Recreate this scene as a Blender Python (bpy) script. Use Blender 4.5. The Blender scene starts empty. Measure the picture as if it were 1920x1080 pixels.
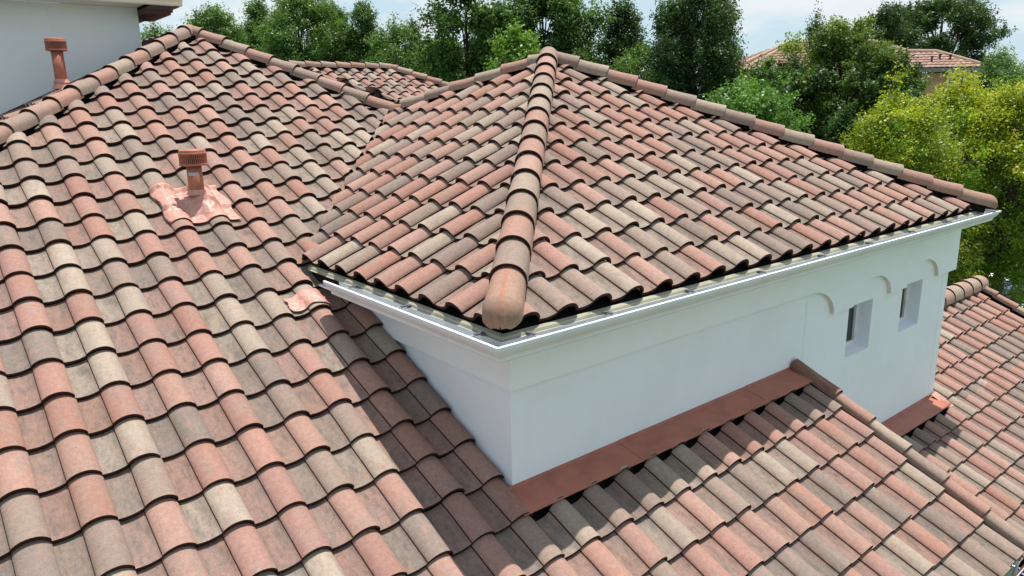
import bpy, bmesh, math, random
import numpy as np
from mathutils import Vector, Matrix
S = bpy.context.scene
C = S.collection
rad = math.radians
sin, cos, PI = math.sin, math.cos, math.pi

# ------------------------------------------------------------------ camera
CAM = Vector((-2.75806, -3.46776, 2.47416))
YAW, PITCH, ROLL, FPX = 0.676914, -0.243741, -0.018670, 1370.73
_f = Vector((sin(YAW)*cos(PITCH), cos(YAW)*cos(PITCH), sin(PITCH)))
_r = Vector((cos(YAW), -sin(YAW), 0)); _u = _r.cross(_f)
R2 = _r*cos(ROLL) + _u*sin(ROLL); U2 = -_r*sin(ROLL) + _u*cos(ROLL)
cd = bpy.data.cameras.new('camera'); cam = bpy.data.objects.new('camera', cd); C.objects.link(cam)
m = Matrix((R2, U2, -_f)).transposed().to_4x4(); m.translation = CAM
cam.matrix_world = m
cd.sensor_width = 36; cd.lens = FPX/1920*36; cd.clip_start = .05; cd.clip_end = 3000
S.camera = cam
S.render.resolution_x = 1024; S.render.resolution_y = 576

def at(px, py, depth):
    """world point at a given forward distance, for laying out the distant trees and houses"""
    return CAM + (_f + R2*((px-960)/FPX) - U2*((py-540)/FPX))*depth

# ------------------------------------------------------------------ world + sun
SUN = Vector((0.20, 0.035, 1.0)).normalized()
elev = math.asin(SUN.z)
w = bpy.data.worlds.new('World'); S.world = w; w.use_nodes = True
nt = w.node_tree; N = nt.nodes; L = nt.links; N.clear()
out = N.new('ShaderNodeOutputWorld'); bg = N.new('ShaderNodeBackground')
sky = N.new('ShaderNodeTexSky'); sky.sky_type = 'NISHITA'; sky.sun_disc = False
sky.sun_elevation = elev; sky.sun_rotation = math.atan2(SUN.x, SUN.y)
sky.altitude = 100; sky.air_density = 1.0; sky.dust_density = 1.5; sky.ozone_density = 1.5
tc = N.new('ShaderNodeTexCoord')
mp = N.new('ShaderNodeMapping'); mp.inputs['Scale'].default_value = (1.0, 1.0, 2.6); mp.inputs['Location'].default_value = (.35, .1, .2)
cn = N.new('ShaderNodeTexNoise'); cn.inputs['Scale'].default_value = 4.6; cn.inputs['Detail'].default_value = 9; cn.inputs['Roughness'].default_value = .55
cr = N.new('ShaderNodeValToRGB'); cr.color_ramp.elements[0].position = .44; cr.color_ramp.elements[1].position = .58
cn2 = N.new('ShaderNodeTexNoise'); cn2.inputs['Scale'].default_value = 11; cn2.inputs['Detail'].default_value = 6
cc = N.new('ShaderNodeMix'); cc.data_type = 'RGBA'; cc.inputs['A'].default_value = (5.9, 6.6, 7.0, 1); cc.inputs['B'].default_value = (7.3, 7.55, 7.7, 1)
mx = N.new('ShaderNodeMix'); mx.data_type = 'RGBA'
base = N.new('ShaderNodeMix'); base.data_type = 'RGBA'; base.inputs['B'].default_value = (4.9, 6.4, 7.2, 1)
L.new(tc.outputs['Generated'], mp.inputs[0]); L.new(mp.outputs[0], cn.inputs['Vector']); L.new(mp.outputs[0], cn2.inputs['Vector'])
L.new(cn.outputs['Fac'], cr.inputs[0]); L.new(cn2.outputs['Fac'], cc.inputs['Factor'])
sz = N.new('ShaderNodeSeparateXYZ'); mr = N.new('ShaderNodeMapRange'); mr.interpolation_type = 'SMOOTHSTEP'
L.new(tc.outputs['Generated'], sz.inputs[0]); L.new(sz.outputs['Z'], mr.inputs['Value'])
for k_, v_ in (('From Min', .02), ('From Max', .75), ('To Min', .85), ('To Max', .18)): mr.inputs[k_].default_value = v_
L.new(mr.outputs[0], base.inputs['Factor'])
L.new(sky.outputs[0], base.inputs['A']); L.new(base.outputs['Result'], mx.inputs['A']); L.new(cc.outputs['Result'], mx.inputs['B'])
L.new(cr.outputs[0], mx.inputs['Factor'])
L.new(mx.outputs['Result'], bg.inputs[0]); bg.inputs[1].default_value = .101
L.new(bg.outputs[0], out.inputs[0])
sd = bpy.data.lights.new('sun', 'SUN'); sd.energy = 5.0; sd.angle = rad(.53); sd.color = (1, .955, .89)
so = bpy.data.objects.new('sun', sd); C.objects.link(so); so.rotation_euler = SUN.to_track_quat('Z', 'Y').to_euler(); so.location = (5, 2, 30)
S.view_settings.view_transform = 'Standard'; S.view_settings.look = 'None'; S.view_settings.gamma = 1; S.view_settings.exposure = .33
S.view_settings.use_curve_mapping = False

rng = np.random.default_rng(7); random.seed(7)

# ------------------------------------------------------------------ materials
def mat(name):
    m = bpy.data.materials.new(name); m.use_nodes = True
    b = m.node_tree.nodes['Principled BSDF']; return m, m.node_tree, b
def node(nt, t, **kw):
    n = nt.nodes.new(t)
    for k, v in kw.items():
        if hasattr(n, k): setattr(n, k, v)
        else: n.inputs[k.replace('_', ' ')].default_value = v
    return n
def mixc(nt, fac, a, b, blend='MIX'):
    n = nt.nodes.new('ShaderNodeMix'); n.data_type = 'RGBA'; n.blend_type = blend
    for s, v in (('Factor', fac), ('A', a), ('B', b)):
        if isinstance(v, (int, float)): n.inputs[s].default_value = v
        elif isinstance(v, tuple): n.inputs[s].default_value = (*v, 1) if len(v) == 3 else v
        else: nt.links.new(v, n.inputs[s])
    return n.outputs['Result']
def mth(nt, op, a, b=0.0, c=None):
    n = nt.nodes.new('ShaderNodeMath'); n.operation = op
    for i, v in enumerate((a, b) if c is None else (a, b, c)):
        if isinstance(v, (int, float)): n.inputs[i].default_value = v
        else: nt.links.new(v, n.inputs[i])
    return n.outputs[0]
def smooth(nt, v, lo, hi, to0=0.0, to1=1.0):
    n = nt.nodes.new('ShaderNodeMapRange'); n.interpolation_type = 'SMOOTHSTEP'
    nt.links.new(v, n.inputs['Value'])
    for k, x in (('From Min', lo), ('From Max', hi), ('To Min', to0), ('To Max', to1)): n.inputs[k].default_value = x
    return n.outputs[0]
def noise(nt, vec, scale, detail=4, rough=.55, dist=0):
    n = nt.nodes.new('ShaderNodeTexNoise'); n.inputs['Scale'].default_value = scale; n.inputs['Detail'].default_value = detail
    n.inputs['Roughness'].default_value = rough; n.inputs['Distortion'].default_value = dist
    if vec is not None: nt.links.new(vec, n.inputs['Vector'])
    return n.outputs['Fac']

def simple(name, col, rough=.6, metal=0, var=.12, scale=6, bump=0, bscale=120, spec=.3):
    m, nt, b = mat(name); tcn = nt.nodes.new('ShaderNodeTexCoord').outputs['Object']
    n1 = noise(nt, tcn, scale, 6, .6)
    c2 = tuple(max(0, c*(1-var*2)) for c in col)
    c = mixc(nt, smooth(nt, n1, .35, .75), col, c2)
    nt.links.new(c, b.inputs['Base Color']); b.inputs['Roughness'].default_value = rough; b.inputs['Metallic'].default_value = metal
    b.inputs['Specular IOR Level'].default_value = spec
    if bump:
        bn = nt.nodes.new('ShaderNodeBump'); bn.inputs['Strength'].default_value = bump; bn.inputs['Distance'].default_value = .004
        nt.links.new(noise(nt, tcn, bscale, 5, .6), bn.inputs['Height']); nt.links.new(bn.outputs[0], b.inputs['Normal'])
    return m

def stucco(name, col, streak=.5):
    m, nt, b = mat(name); o = nt.nodes.new('ShaderNodeTexCoord').outputs['Object']
    mp_ = nt.nodes.new('ShaderNodeMapping'); mp_.inputs['Scale'].default_value = (7, 7, .45); nt.links.new(o, mp_.inputs[0])
    st = noise(nt, mp_.outputs[0], 1.6, 6, .65); bl = noise(nt, o, 1.1, 7, .62); fine = noise(nt, o, 170, 4, .7); tr = noise(nt, o, 16, 5, .6)
    c = mixc(nt, smooth(nt, st, .52, .74, 0, streak), col, tuple(x*.80 for x in col))
    c = mixc(nt, smooth(nt, bl, .46, .70, 0, .5), c, tuple(x*y for x, y in zip(col, (.90, .90, .885))))
    c = mixc(nt, 1.0, c, mixc(nt, fine, (.95, .95, .95), (1.04, 1.04, 1.04)), 'MULTIPLY')
    nt.links.new(c, b.inputs['Base Color']); b.inputs['Roughness'].default_value = .9; b.inputs['Specular IOR Level'].default_value = .15
    bn = nt.nodes.new('ShaderNodeBump'); bn.inputs['Strength'].default_value = .5; bn.inputs['Distance'].default_value = .006
    nt.links.new(mth(nt, 'ADD', fine, mth(nt, 'MULTIPLY', tr, 1.6)), bn.inputs['Height']); nt.links.new(bn.outputs[0], b.inputs['Normal'])
    return m

def tile_material(name):
    m, nt, b = mat(name); LK = nt.links
    a1 = nt.nodes.new('ShaderNodeAttribute'); a1.attribute_name = 'tcol'
    a2 = nt.nodes.new('ShaderNodeAttribute'); a2.attribute_name = 'tuv'
    sp = nt.nodes.new('ShaderNodeSeparateXYZ'); LK.new(a2.outputs['Vector'], sp.inputs[0])
    tx, ty, tr = sp.outputs
    obj = nt.nodes.new('ShaderNodeTexCoord').outputs['Object']
    cx = nt.nodes.new('ShaderNodeCombineXYZ')
    LK.new(mth(nt, 'ADD', mth(nt, 'MULTIPLY', tx, 3.2), mth(nt, 'MULTIPLY', tr, 97)), cx.inputs[0])
    LK.new(mth(nt, 'ADD', mth(nt, 'MULTIPLY', ty, 3.4), mth(nt, 'MULTIPLY', tr, 31)), cx.inputs[1])
    LK.new(mth(nt, 'MULTIPLY', tr, 57), cx.inputs[2])
    sv = cx.outputs[0]
    cx2 = nt.nodes.new('ShaderNodeCombineXYZ')
    LK.new(mth(nt, 'ADD', mth(nt, 'MULTIPLY', tx, 6.5), mth(nt, 'MULTIPLY', tr, 17)), cx2.inputs[0])
    LK.new(mth(nt, 'MULTIPLY', ty, 6.5), cx2.inputs[1]); LK.new(mth(nt, 'MULTIPLY', tr, 41), cx2.inputs[2])
    s1 = noise(nt, sv, 1.0, 5, .6); s2 = noise(nt, cx2.outputs[0], 1.1, 8, .72); s3 = noise(nt, sv, 2.3, 5, .65)
    col = a1.outputs['Color']
    # blush within a tile: some of them drift to grey, some to salmon
    c = mixc(nt, smooth(nt, s1, .46, .70, 0, .6), col, (.265, .205, .172))
    c = mixc(nt, smooth(nt, s3, .48, .70, 0, .5), c, (.335, .19, .15))
    # water course: stained pans
    pan = smooth(nt, tx, -.05, .03, 1, 0)
    grey = mixc(nt, smooth(nt, s1, .3, .7), (.165, .135, .11), (.125, .12, .115))
    stained = mixc(nt, smooth(nt, s2, .34, .70, .30, .78), c, grey)
    tan = mixc(nt, smooth(nt, s3, .55, .72, 0, .6), stained, (.34, .195, .125))
    dark = mixc(nt, smooth(nt, s2, .47, .70, 0, .42), tan, (.075, .058, .045))
    c = mixc(nt, mth(nt, 'MULTIPLY', pan, .9), c, dark)
    # grain of the cement surface
    g1 = noise(nt, obj, 230, 3, .7); g2 = noise(nt, obj, 34, 5, .7)
    c = mixc(nt, 1.0, c, mixc(nt, smooth(nt, g1, .25, .75), (.78, .78, .78), (1.2, 1.2, 1.2)), 'MULTIPLY')
    c = mixc(nt, 1.0, c, mixc(nt, smooth(nt, g2, .3, .72), (.86, .85, .84), (1.09, 1.09, 1.09)), 'MULTIPLY')
    g3 = noise(nt, obj, 110, 3, .8)
    c = mixc(nt, mth(nt, 'MULTIPLY', pan, smooth(nt, g3, .52, .66, 0, .35)), c, (.11, .085, .065))
    # light scuffs and small dark spots
    v = nt.nodes.new('ShaderNodeTexVoronoi'); v.inputs['Scale'].default_value = 7.5; LK.new(obj, v.inputs['Vector'])
    spot = smooth(nt, v.outputs['Distance'], .035, .06, .7, 0)
    c = mixc(nt, spot, c, (.13, .10, .08))
    LK.new(c, b.inputs['Base Color']); b.inputs['Roughness'].default_value = .86; b.inputs['Specular IOR Level'].default_value = .22
    bn = nt.nodes.new('ShaderNodeBump'); bn.inputs['Strength'].default_value = .35; bn.inputs['Distance'].default_value = .004
    LK.new(mth(nt, 'ADD', g1, mth(nt, 'MULTIPLY', g2, 1.5)), bn.inputs['Height']); LK.new(bn.outputs[0], b.inputs['Normal'])
    return m

M_TILE = tile_material('concrete_tile')
M_EDGE = simple('tile_edge_and_step_shade', (.052, .024, .019), .95, var=.2, scale=30, bump=.6, bscale=220, spec=.1)
M_FELT = simple('roofing_felt', (.012, .011, .011), .95, spec=.1)
M_WALL = stucco('white_stucco', (.87, .90, .97), .07)
M_JAMB = simple('tan_reveal_and_edge_shade', (.70, .66, .60), .9)
M_BAND = stucco('smooth_white_stucco', (.87, .90, .955), .06)
M_UPPER = stucco('grey_stucco', (.80, .84, .89), .12)
M_GUT = simple('white_gutter_paint', (.72, .74, .79), .62, var=.04, scale=3, spec=.2)
M_GUTIN = simple('grey_gutter_inside', (.46, .50, .51), .6, var=.10, scale=5, spec=.3)  # trough inside, a greyer tone than the outer face
M_DRIP = simple('olive_drip_edge', (.34, .33, .25), .6, var=.18, scale=4)
M_CREAM = simple('cream_gutter_paint', (.80, .76, .66), .45, var=.04)
M_BROWN = simple('brown_fascia', (.075, .03, .025), .6, var=.15)
M_FLASH = simple('brown_flashing_paint', (.40, .145, .10), .5, var=.14, scale=5, bump=.05, bscale=20, spec=.35)
M_SALMON = simple('salmon_flashing_paint', (.55, .28, .225), .42, var=.14, scale=14, bump=.9, bscale=38, spec=.5)
M_PIPE = simple('terracotta_pipe_paint', (.40, .15, .10), .55, var=.10, scale=12, bump=.1, bscale=60)
M_DARK = simple('dark_gap', (.02, .015, .012), .9)
M_STEEL = simple('hanger_steel', (.55, .56, .58), .35, metal=.6)
M_HANG = simple('dull_hanger', (.10, .11, .12), .6)
M_FRAME = simple('white_window_frame', (.78, .79, .78), .4)
m, nt, b = mat('window_glass'); b.inputs['Base Color'].default_value = (.02, .025, .03, 1); b.inputs['Roughness'].default_value = .06; b.inputs['Specular IOR Level'].default_value = .5
M_GLASS = m
M_FARWALL = simple('tan_stucco', (.42, .27, .17), .9, var=.05)
M_STICK = simple('grey_sticker', (.5, .52, .55), .4, var=.2, scale=60)

# ------------------------------------------------------------------ helpers
def empty(name, loc, label, cat, group=None):
    o = bpy.data.objects.new(name, None); C.objects.link(o); o.location = loc; o.empty_display_size = .2
    o['label'] = label; o['category'] = cat
    if group: o['group'] = group
    return o
def link(name, me, mats, parent=None, label=None, kind=None):
    o = bpy.data.objects.new(name, me); C.objects.link(o)
    for mm in (mats if isinstance(mats, (list, tuple)) else [mats]): me.materials.append(mm)
    if parent:
        o.parent = parent
        w = Vector((0, 0, 0)); p = parent
        while p: w += p.location; p = p.parent
        o.location = -w          # meshes are written in world coordinates
    if label: o['label'] = label
    if kind: o['kind'] = kind
    return o
def mesh(verts, faces, smooth=False, mi=None):
    me = bpy.data.meshes.new('m'); me.from_pydata([tuple(v) for v in verts], [], faces); me.update()
    if smooth: me.polygons.foreach_set('use_smooth', [True]*len(me.polygons))
    if mi: me.polygons.foreach_set('material_index', mi)
    return me
class MB:
    def __init__(s): s.v = []; s.f = []; s.m = []
    def add(s, vs, fs, mi=0):
        k = len(s.v); s.v += [tuple(v) for v in vs]; s.f += [tuple(i+k for i in f) for f in fs]; s.m += [mi]*len(fs)
    def box(s, a, b, mi=0):
        x0, y0, z0 = a; x1, y1, z1 = b
        s.add([(x0,y0,z0),(x1,y0,z0),(x1,y1,z0),(x0,y1,z0),(x0,y0,z1),(x1,y0,z1),(x1,y1,z1),(x0,y1,z1)],
              [(0,3,2,1),(4,5,6,7),(0,1,5,4),(1,2,6,5),(2,3,7,6),(3,0,4,7)], mi)
    def obox(s, c, ax, hs, mi=0):
        """oriented box: centre, three axes, half sizes"""
        c = Vector(c); vs = []
        for k in (-1, 1):
            for j in (-1, 1):
                for i in (-1, 1): vs.append(c + ax[0]*hs[0]*i + ax[1]*hs[1]*j + ax[2]*hs[2]*k)
        s.add(vs, [(0,2,3,1),(4,5,7,6),(0,1,5,4),(1,3,7,5),(3,2,6,7),(2,0,4,6)], mi)
    def tube(s, p0, p1, r0, r1, n=16, caps=True, mi=0):
        p0 = Vector(p0); p1 = Vector(p1); d = (p1-p0).normalized(); a = d.orthogonal().normalized(); b_ = d.cross(a)
        vs = [p0 + (a*cos(2*PI*i/n)+b_*sin(2*PI*i/n))*r0 for i in range(n)] + [p1 + (a*cos(2*PI*i/n)+b_*sin(2*PI*i/n))*r1 for i in range(n)]
        fs = [(i, (i+1) % n, n+(i+1) % n, n+i) for i in range(n)]
        if caps: fs += [tuple(range(n-1, -1, -1)), tuple(range(n, 2*n))]
        s.add(vs, fs, mi)
    def extrude(s, prof, p0, p1, closed=False, mi=0):
        """prof: list of offset vectors at p0 and p1 (same list)"""
        n = len(prof); vs = [Vector(p0)+Vector(q) for q in prof] + [Vector(p1)+Vector(q) for q in prof]
        fs = [(i, i+1, n+i+1, n+i) for i in range(n-1)]
        if closed: fs.append((n-1, 0, n, 2*n-1))
        s.add(vs, fs, mi)
    def build(s, name, mats, parent=None, label=None, smooth=False, kind=None, bevel=0):
        me = mesh(s.v, s.f, smooth, s.m)
        if bevel:
            bm = bmesh.new(); bm.from_mesh(me); bmesh.ops.remove_doubles(bm, verts=bm.verts, dist=1e-5)
            bmesh.ops.bevel(bm, geom=[e for e in bm.edges if len(e.link_faces) == 2 and e.calc_face_angle(0) > .6], offset=bevel, segments=2, affect='EDGES', profile=.5)
            bm.to_mesh(me); bm.free()
        return link(name, me, mats, parent, label, kind)

# ------------------------------------------------------------------ S tiles
PIT, EXP, HT, THK = .3142, .3363, .076, .024
# pan on the left, a small upstand at x = 0, then the barrel whose right foot laps the next pan
PROF = [(-.45,.05),(-.37,.01),(-.29,.0),(-.21,.03),(-.13,.11),(-.06,.22),(-.012,.32),(.0,.46),(.04,.64),(.09,.79),(.15,.91),(.22,.985),(.29,1.),(.36,.965),(.42,.87),(.47,.74),(.51,.59),(.54,.45),(.560,.31),(.566,.20)]
NSTEP = 7
def pick():
    r = random.random()
    if r < .57:
        c = np.array(random.choice([(.49,.275,.218),(.51,.31,.25),(.47,.265,.215),(.50,.31,.255),(.46,.25,.195),(.485,.282,.235)]))
    elif r < .75:
        c = np.array(random.choice([(.49,.405,.325),(.455,.375,.305),(.505,.42,.34)]))
    else:
        c = np.array(random.choice([(.36,.275,.23),(.335,.262,.225),(.38,.292,.24),(.31,.248,.215)]))
    return c*random.uniform(.91, 1.08)*.69

def roof_face(name, up, c0, w0, z0, slope, crange, jrange, planes, parent, label=None, felt=True):
    """tiles on a plane z = z0 + slope*dot(up,p). c0: a seam position; w0: a front edge position;
    planes: plan half planes (point, inward normal)."""
    up = np.array(up, float); ac = np.array((up[1], -up[0]))
    cs = 1/math.sqrt(1+slope**2)
    n = np.array((-slope*up[0], -slope*up[1], 1))*cs
    t = np.array((up[0], up[1], slope))*cs            # up-slope direction
    a3 = np.array((ac[0], ac[1], 0.))
    pr = np.array(PROF); K = len(pr)
    V = []; F = []; MI = []; COL = []; TUV = []
    i0 = math.floor((crange[0]-c0)/PIT); i1 = math.ceil((crange[1]-c0)/PIT)
    pl = [(np.array(p, float), np.array(q, float)/np.linalg.norm(q)) for p, q in planes]
    for j in range(jrange[0], jrange[1]):
        for i in range(i0, i1):
            cc_ = c0+i*PIT; ww = w0+j*EXP*cs
            ctr = ac*(cc_+PIT/2) + up*(ww+EXP*cs/2)
            if any(np.dot(ctr-p, q) < -.36 for p, q in pl): continue
            base = ac*cc_ + up*ww
            o = np.array((base[0], base[1], z0+slope*ww))
            dz = random.uniform(-.004, .006); dy = random.gauss(0, .0045); dx = random.uniform(-.0025, .0025); sk = random.gauss(0, .011)
            col = pick(); rr = random.random()
            k = len(V)
            xs = pr[:, 0]*PIT + dx
            # rows: front top, mid, head ; then front bottom (dark), side bottom
            rows = []
            for y, hh in ((0+dy, .028+dz), (.10, .019+dz*.6), (.22, .008), (EXP+.012, -.007)):
                pts = o + np.outer(xs + sk*y, a3) + np.outer(np.full(K, y) + sk*xs, t) + np.outer(pr[:, 1]*HT + hh - .045, n)
                rows.append(pts)
            for rI, pts in enumerate(rows):
                V += list(pts); COL += [col]*K
                yv = (0, .10, .22, EXP)[rI]
                TUV += [(pr[q, 0], yv, rr) for q in range(K)]
            for rI in range(3):
                for q in range(K-1):
                    F.append((k+rI*K+q, k+rI*K+q+1, k+(rI+1)*K+q+1, k+(rI+1)*K+q)); MI.append(1 if q == NSTEP-1 else 0)  # upstand takes the dark edge colour, painting in its shaded side
            # front face: rounded top arris then down
            k2 = len(V); top = rows[0]
            for off_n, off_t in ((0, 0), (-.004, -.0035), (-THK, -.002), (-THK, .03)):
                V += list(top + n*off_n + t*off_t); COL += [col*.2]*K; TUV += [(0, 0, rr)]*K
            for rI in range(3):
                for q in range(K-1):
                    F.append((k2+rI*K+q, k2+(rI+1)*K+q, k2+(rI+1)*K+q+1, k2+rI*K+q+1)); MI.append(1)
            # right edge, standing on the next pan
            k3 = len(V)
            for pts in rows: V.append(pts[-1]); V.append(pts[-1]-n*.014-a3*.001)
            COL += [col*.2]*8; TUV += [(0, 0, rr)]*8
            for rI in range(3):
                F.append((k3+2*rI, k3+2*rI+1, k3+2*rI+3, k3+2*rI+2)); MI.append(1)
    me = mesh(V, F, True, MI)
    at_ = me.attributes.new('tcol', 'FLOAT_COLOR', 'POINT'); at_.data.foreach_set('color', np.c_[np.array(COL), np.ones(len(COL))].astype('f').ravel())
    at_ = me.attributes.new('tuv', 'FLOAT_VECTOR', 'POINT'); at_.data.foreach_set('vector', np.array(TUV, dtype='f').ravel())
    bm = bmesh.new(); bm.from_mesh(me)
    for p, q in pl:
        bmesh.ops.bisect_plane(bm, geom=bm.verts[:]+bm.edges[:]+bm.faces[:], dist=1e-5, plane_co=(p[0], p[1], 0), plane_no=(-q[0], -q[1], 0), clear_outer=True)
    bm.to_mesh(me); bm.free()
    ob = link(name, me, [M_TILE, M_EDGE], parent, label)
    if felt:  # underlay: a big quad clipped by the same half planes
        w_lo = w0+jrange[0]*EXP*cs+.05; w_hi = w0+jrange[1]*EXP*cs
        vs = []
        for cq, wq in ((crange[0], w_lo), (crange[1], w_lo), (crange[1], w_hi), (crange[0], w_hi)):
            p = ac*cq+up*wq; vs.append((p[0], p[1], z0+slope*wq-.075))
        fm = mesh(vs, [(0, 1, 2, 3)]); bm = bmesh.new(); bm.from_mesh(fm)
        for p, q in pl:
            p2 = p - q*.08
            bmesh.ops.bisect_plane(bm, geom=bm.verts[:]+bm.edges[:]+bm.faces[:], dist=1e-5, plane_co=(p2[0], p2[1], 0), plane_no=(-q[0], -q[1], 0), clear_outer=True)
        r = bmesh.ops.extrude_face_region(bm, geom=bm.faces[:]); 
        for v in r['geom']:
            if isinstance(v, bmesh.types.BMVert): v.co.z -= .02
        bm.to_mesh(fm); bm.free()
        link('underlay', fm, M_FELT, ob)
    return ob

def cap_line(name, p0, p1, parent, label=None, r=.100, h=.090, exp=.356, lift=.014, dome=False, board=True, cols=None, edge=.015, flat=1.0, start=0.0):
    """overlapping half-round caps from the low end p0 up to p1"""
    p0 = Vector(p0); p1 = Vector(p1); d = (p1-p0); ln = d.length; d.normalize()
    side = Vector((d.y, -d.x, 0)).normalized(); up = side.cross(d).normalized()
    if up.z < 0: up = -up; side = -side
    V = []; F = []; MI = []; COL = []; TUV = []; NS = 15
    def sect(s, rr, hh, off):
        pts = []
        for i in range(NS):
            a = PI*i/(NS-1); x = -cos(a); z = sin(a)
            z = z**.92 if z > 0 else 0
            pts.append(p0 + d*s + side*(x*rr) + up*(z*hh + off))
        # skirts
        sk_ = .03 if rr > .05 else .012
        pts[0] -= up*sk_; pts[-1] -= up*sk_
        return pts
    def addsec(secs, col, rr, mi, xs=None):
        k = len(V)
        for q, sc in enumerate(secs):
            V.extend(sc); COL.extend([col]*NS); TUV.extend([(.0 + .4*i/(NS-1), q*.12, rr) for i in range(NS)])
        for q in range(len(secs)-1):
            for i in range(NS-1): F.append((k+q*NS+i, k+q*NS+i+1, k+(q+1)*NS+i+1, k+(q+1)*NS+i)); MI.append(mi)
    s = start; idx = 0
    while s < ln-.14:
        e = min(s+exp+.03, ln+.01) if ln-s-exp > .14 else ln+.01; col = pick()*.97 if not cols else np.array(cols[idx % len(cols)])*.68*random.uniform(.94, 1.05)
        rr = random.random(); jl = random.uniform(-.004, .004); jr = random.uniform(.98, 1.02)
        a0 = sect(s, r*jr, h*flat, lift+jl+.012); a1 = sect((s+e)/2, r*.965, h*.97*flat, lift*.6); a2 = sect(e, r*.92, h*.93*flat, 0)
        if idx == 0 and dome:
            # rounded starter: closes down like a quarter sphere
            secs = []
            for q in range(7):
                th = PI/2*q/6
                secs.append(sect(s - r*1.0*cos(th) if False else s + r*.9*(1-sin(th)) - .0 if False else s - r*1.05*cos(th), max(.004, r*sin(th)), max(.004, h*sin(th)*.98), lift + .012 - .018*(1-sin(th))))
            addsec(secs, np.array((.33, .20, .145)), rr, 0)
            a0 = secs[-1]; col = np.array((.33, .21, .155))
            k0 = len(V); addsec([a0, a1, a2], col, rr, 0)
            # iron red run down the crown of the starter cap
            for q in range(len(secs)*NS*0 + (k0 - len(secs)*NS), len(V)):
                if q % NS in (k0 % NS + 7,) and name == 'hip_caps' and parent is P_low: COL[q] = np.array((.345, .155, .11))
        else:
            addsec([a0, a1, a2], col, rr, 0)
            # thick front edge
            b0 = sect(s, r*jr, h*flat, lift+jl+.012); b1 = sect(s-.003, r*jr-.004, h*flat-.004, lift+jl+.012)
            b2 = sect(s-.001, r*jr-edge, h*flat-edge-.002, lift+jl+.012); b3 = sect(s+.05, r*jr-edge-.002, h*flat-edge-.004, lift+jl+.012)
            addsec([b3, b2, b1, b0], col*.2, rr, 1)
        s += exp; idx += 1
    me = mesh(V, F, True, MI)
    at_ = me.attributes.new('tcol', 'FLOAT_COLOR', 'POINT'); at_.data.foreach_set('color', np.c_[np.array(COL), np.ones(len(COL))].astype('f').ravel())
    at_ = me.attributes.new('tuv', 'FLOAT_VECTOR', 'POINT'); at_.data.foreach_set('vector', np.array(TUV, dtype='f').ravel())
    ob = link(name, me, [M_TILE, M_EDGE], parent, label)
    if board:
        mb = MB(); mb.obox((p0+p1)/2 - up*.03, (side, d, up), (.035, ln/2, .06)); mb.build('ridge_board', M_FELT, ob)
    return ob

# colours named for cap sequences read from the place
SA = (.49,.29,.232); PE = (.51,.335,.27); CRM = (.48,.39,.31); GB = (.41,.31,.255); GY = (.33,.28,.24)

# ------------------------------------------------------------------ key geometry
s_, t_ = .4764, .4957
CP, CT = 1/math.sqrt(1+s_**2), 1/math.sqrt(1+t_**2)
Z0T = 1.1771 + .3431*t_                  # tower planes: z = Z0T + t*coordinate
AP = Vector((.435, 7.33, s_*7.33))       # apex of main hip end
TA = Vector((3.31, 3.31, Z0T+t_*3.31))   # apex of the tower
MV = Vector((2.20, 5.117, s_*5.117))     # saddle where the hips meet
VL = lambda u: (Z0T+t_*u)/s_             # valley line v(u)
vdir = np.array((1., t_/s_)); vn = np.array((-vdir[1], vdir[0]))  # normal pointing to +v side
g = .10

house = empty('house', (3.3, 3.3, -6), 'white stucco house with variegated terracotta, cream and grey tile roofs', 'house')

# main slope, three pieces round the tower
hipL = ((AP.x, AP.y), (1, -1)); hr = np.array((MV.x-AP.x, MV.y-AP.y)); hipR = ((AP.x, AP.y), (hr[1], -hr[0]))  # inward: toward -v side
if np.dot(np.array(hipR[1]), np.array((0., -1.))) < 0: hipR = (hipR[0], (-hr[1], hr[0]))
def gap(pl, d=g):
    p = np.array(pl[0], float); q = np.array(pl[1], float); q = q/np.linalg.norm(q); return (p+q*d, q)
UP0, VP0 = -2.38675, 2.51352
P_up = roof_face('roof_slope', (0, 1), UP0, VP0, 0, s_, (-6.6, .2), (-15, 17), [gap(hipL), ((-.012, 0), (-1, 0)), gap(hipR), ((-6.5, 0), (1, 0))], house,
                 'large front roof slope of s tiles with a vent pipe standing in it')
roof_face('roof_slope', (0, 1), UP0, VP0, 0, s_, (-.3, 3.0), (-1, 17), [gap(hipL), ((-.012, 0), (1, 0)), gap(hipR), ((0, VL(0)+.03), vn)], house,
          'upper strip of roof slope along the tower valley')
P_low = roof_face('roof_slope', (0, 1), UP0, VP0, 0, s_, (-.3, 3.5), (-15, -7), [((-.012, 0), (1, 0)), ((3.37, 0), (-1, 0)), ((0, -.224), (0, -1))], house,
                  'lower roof slope in front of the tower wall')
# side slope beyond the left hip and the hidden one on the right
zR = AP.z - s_*AP.x
R_ = roof_face('roof_slope', (1, 0), -7.9, .30, zR, s_, (-13, -6.5), (-22, 1), [gap((hipL[0], (-1, 1))), ((0, 7.985), (0, -1)), ((-6.5, 0), (1, 0))], house,
               'narrow roof slope seen edge on below the grey upper wall')
roof_face('roof_slope', (1, 0), -7.9, .30, zR, s_, (-12.6, -7.4), (-2, 1), [((-.02, 0), (1, 0)), ((0, 8.0), (0, 1)), ((.40, 0), (-1, 0)), ((0, 12), (0, -1))], house)
zE = AP.z + s_*AP.x
roof_face('roof_slope', (-1, 0), 7.2, -5.2, zE, s_, (4, 12.5), (0, 18), [gap((hipR[0], -np.array(hipR[1]))), gap(((AP.x, 0), (1, 0))), ((4.88, 7.78), (-1, -1)), ((MV.x, MV.y), (-1, 1))], house)
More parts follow.
